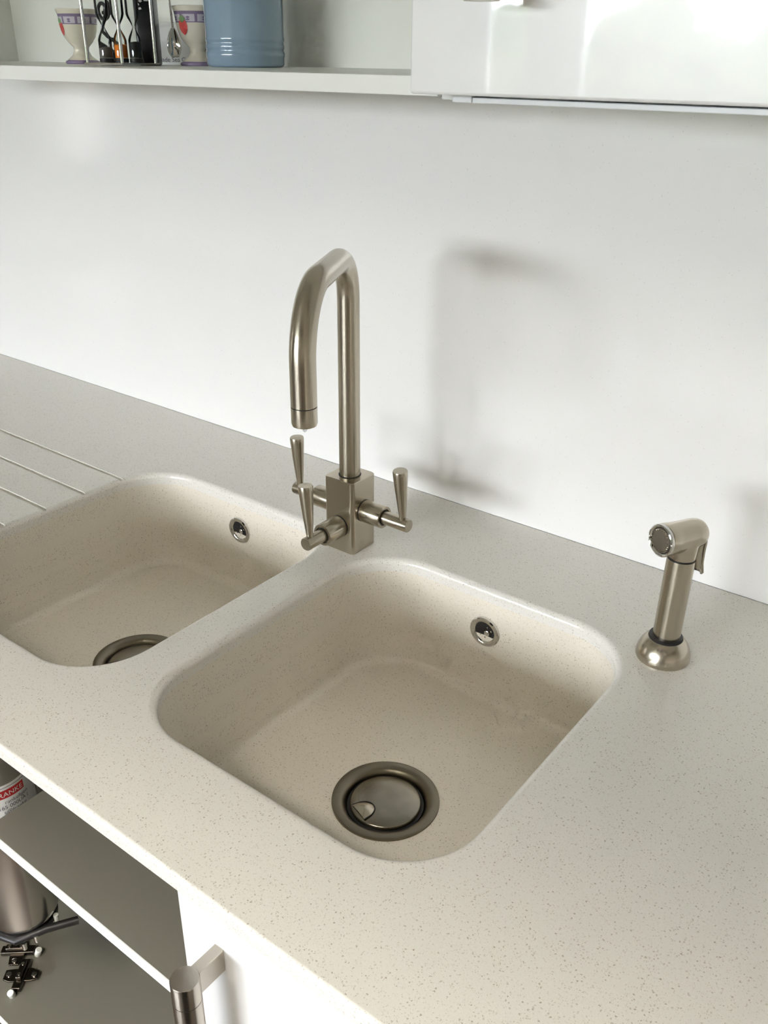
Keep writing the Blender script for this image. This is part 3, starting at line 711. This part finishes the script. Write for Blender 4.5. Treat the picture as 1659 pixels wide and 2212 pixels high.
# sand timers in a wire stand
def timer_stand():
    x, y = -.290, -.228; t = thing('timer_stand', (x, y, SZ), 'steel wire stand holding three sand timers', 'timer stand')
    rz = math.radians(7)
    def W(px, py, pz): return (x+px*math.cos(rz)-py*math.sin(rz), y+px*math.sin(rz)+py*math.cos(rz), SZ+pz)
    hx, hy = .0262, .0262
    for nm, z in (('base_plate', .0012), ('top_plate', .0745)):
        ring = [W(*p, 0) for p in ((-hx-.003, -hy-.003), (hx+.003, -hy-.003), (hx+.003, hy+.003), (-hx-.003, hy+.003))]
        mb = MB(); mb.loft([[(p[0], p[1], SZ+z) for p in ring], [(p[0], p[1], SZ+z+.0018) for p in ring]], True, True, True); mb.build(nm, 'handle_steel', t, smooth=False)
    for sx, sy in ((-1, -1), (1, -1), (1, 1), (-1, 1)):
        MB().tube([W(sx*hx, sy*hy, .0025), W(sx*hx, sy*hy, .0750)], .0019, n=12).build('rod', 'chrome', t)
    for k, (m, px, hs, lab) in enumerate((('sand_g', -.0165, .0105, 'clear sand timer with grey sand, left in the wire stand'), ('sand_o', .0, .0135, 'clear sand timer with orange sand, middle of the wire stand'), ('sand_k', .0165, .0160, 'clear sand timer with charcoal sand, right in the wire stand'))):
        bx, by, bz = W(px*.78, px*.62, .0032)
        s = thing('sand_timer', (bx, by, bz), lab, 'sand timer', 'sand timers')
        o = (bx, by, bz); r = .0073
        MB().lathe([(.0074, 0), (.0078, .0008), (.0078, .0038), (.0072, .0045)], o, n=24).build('cap', 'black', s)
        MB().lathe([(.0074, .0668), (.0078, .0674), (.0078, .0705), (.0072, .0710)], o, n=24).build('cap', 'black', s)
        MB().lathe([(r, .0046), (r, .0225), (r*.82, .0265), (r*.4, .0320), (.0014, .0352), (.0014, .0362), (r*.4, .0394), (r*.82, .0445), (r, .0485), (r, .0667)], o, n=28, cap0=False, cap1=False).build('bulb', 'glass', s, angle=60)
        MB().lathe([(r*.93, .0047), (r*.93, .0047+hs-.001), (r*.7, .0047+hs), (0, .0047+hs+.0008)], o, n=24, cap1=False).build('sand', m, s)
timer_stand()

# black scrollwork trivet piece standing behind the timers, black tin beside it
def scroll():
    x, y = -.345, -.185; t = thing('scroll_ornament', (x, y, SZ), 'black wrought iron scroll standing between egg cup and timers', 'ornament')
    def sp(c, r0, r1, a0, a1, n=26): return [(x+c[0]+(r0+(r1-r0)*i/n)*math.cos(a0+(a1-a0)*i/n), y, SZ+c[1]+(r0+(r1-r0)*i/n)*math.sin(a0+(a1-a0)*i/n)) for i in range(n+1)]
    MB().tube(sp((0, .058), .0030, .0125, -.5*PI, 2.2*PI) + [(x-.006, y, SZ+.036), (x+.004, y, SZ+.030)], .0021, n=10).build('upper_scroll', 'black_gloss', t)
    MB().tube(sp((.013, .022), .0030, .0095, -.3*PI, 2.0*PI), .0019, n=10).build('lower_scroll', 'black_gloss', t)
    MB().tube([(x+.004, y, SZ+.030), (x+.0225, y, SZ+.022)], .0019, n=10).build('link', 'black_gloss', t)
    MB().tube([(x-.012, y, SZ+.024), (x-.004, y, SZ+.018), (x+.004, y, SZ+.013)], [.0015, .0042, .001], n=10).build('leaf', 'black_gloss', t)
    MB().tube([(x+.012, y, SZ+.013), (x+.010, y, SZ+.0015)], .002, n=10).build('stem', 'black_gloss', t)
    MB().lathe([(.012, 0), (.012, .0016), (.003, .0022)], (x+.010, y, SZ), n=24).build('foot', 'black_gloss', t)
scroll()
def tin():
    x, y, rz = -.2930, -.178, math.radians(36); t = thing('tin', (x, y, SZ), 'black tin with white flecks behind the sand timers', 'tin')
    def W(px, py, pz): return (x+px*math.cos(rz)-py*math.sin(rz), y+px*math.sin(rz)+py*math.cos(rz), SZ+pz)
    rings = []
    for ins, z in ((.0015, 0), (0, .0015), (0, .105), (.001, .107)):
        rings.append([W(p[0], p[1], z) for p in rrect(-.0115+ins, .0115-ins, -.012+ins, .012-ins, .003, 0, 4)])
    MB().loft(rings, True, True, True).build('body', 'black_gloss', t, angle=40)
    for i in range(16):
        px, pz = random.uniform(-.009, .009), random.uniform(.052, .10); s = random.uniform(.0012, .0022); a = random.uniform(0, PI)
        q = [(px+s*1.5*math.cos(a+k*PI/2), pz+s*math.sin(a+k*PI/2)) for k in range(4)]
        MB().add([W(u, -.0122, v) for u, v in q], [(0, 1, 2, 3)]).build('fleck', 'card', t, smooth=False)
tin()
def carton():
    x, y, rz = -.2365, -.122, math.radians(33); t = thing('carton', (x, y, SZ), 'small white printed carton behind the egg cup nearest the blue jar', 'carton')
    def W(px, py, pz): return (x+px*math.cos(rz)-py*math.sin(rz), y+px*math.sin(rz)+py*math.cos(rz), SZ+pz)
    mb = MB(); rings = [[W(*p, z) for p in ((-.0275, -.012), (.0275, -.012), (.0275, .012), (-.0275, .012))] for z in (0, .0465)]
    mb.loft(rings, True, True, True); mb.build('box', 'card', t, bevel=.0008)
    for s, size, px, pz in (('Nade Sea Co', .0072, -.0235, .0035), ('2or', .0072, -.006, .0125), ('S', .0065, -.0265, .0130)):
        me = text_mesh(s, size); place_mesh('print', me, lambda p: Vector(W(px+p.x, -.0131, pz+p.y)), 'ink', t)
carton()
def spoon():
    # egg spoon hooked over the rim of the second egg cup, bowl hanging outside it
    bx, by = -.2475, -.1790; t = thing('egg_spoon', (bx, by, SZ+.008), 'small steel egg spoon hanging on the egg cup nearest the blue jar', 'spoon')
    fd = Vector((.647-bx, -.956-by, 0)).normalized(); sd = Vector((-fd.y, fd.x, 0)); o = Vector((bx, by, SZ))
    mb = MB(); rows = []
    n = 14
    for i in range(n+1):
        f = i/n; z = .0085+.0310*f; wd = .0086*(math.sin(PI*min(1, .06+f*.94))**.6)*(1-.45*f) + .0008
        row = []
        for j in range(9):
            s = -1+2*j/8; dep = .0042*(1-s*s)*math.sin(PI*min(1, f*1.0+.02))
            row.append(o+sd*wd*s-fd*dep+Vector((0, 0, z)))
        rows.append(row)
    mb.loft(rows, close=False); b = mb.build('bowl', 'chrome', t, angle=60)
    so = b.modifiers.new('thick', 'SOLIDIFY'); so.thickness = .0008
    c = Vector((-.2265, -.163, 0)); rim = (Vector((bx, by, 0))-c).normalized()
    p0 = o+Vector((0, 0, .0390)); p1 = c+rim*.0272+Vector((0, 0, SZ+.060)); p2 = c+rim*.0278+Vector((0, 0, SZ+.0715)); p3 = c+rim*.0225+Vector((0, 0, SZ+.0725)); p4 = c+rim*.016+Vector((0, 0, SZ+.068))
    MB().tube([p0, p0.lerp(p1, .5), p1, p2, p3, p4], .0012, n=10).build('stem', 'chrome', t)
spoon()
# final spots on the shelf: everything stands well back, near the rear panel
spots = {'egg_cup': (-.492, -.126, 1.065), 'egg_cup.001': (-.301, -.095, 1.086), 'egg_spoon': None, 'storage_jar': (-.2035, -.110, 1.147), 'timer_stand': (-.334, -.186, 1.052), 'tin': (-.350, -.130, 1.06), 'scroll_ornament': (-.404, -.152, 1.05), 'carton': (-.376, -.060, 1.07)}
for nm, v in spots.items():
    if v: o = bpy.data.objects[nm]; o.location = (v[0], v[1], SZ); o.scale = (v[2],)*3
for o in bpy.data.objects:      # the timers ride with their stand, the spoon with its cup
    if o.name.startswith('sand_timer'):
        o.location = (-.334+(o.location.x+.290)*1.052, -.186+(o.location.y+.228)*1.052, SZ+(o.location.z-SZ)*1.052); o.scale = (1.052,)*3
sp_ = bpy.data.objects['egg_spoon']; sp_.location = (-.301+(sp_.location.x+.2265)*1.086, -.095+(sp_.location.y+.163)*1.086, SZ+(sp_.location.z-SZ)*1.086); sp_.scale = (1.086,)*3
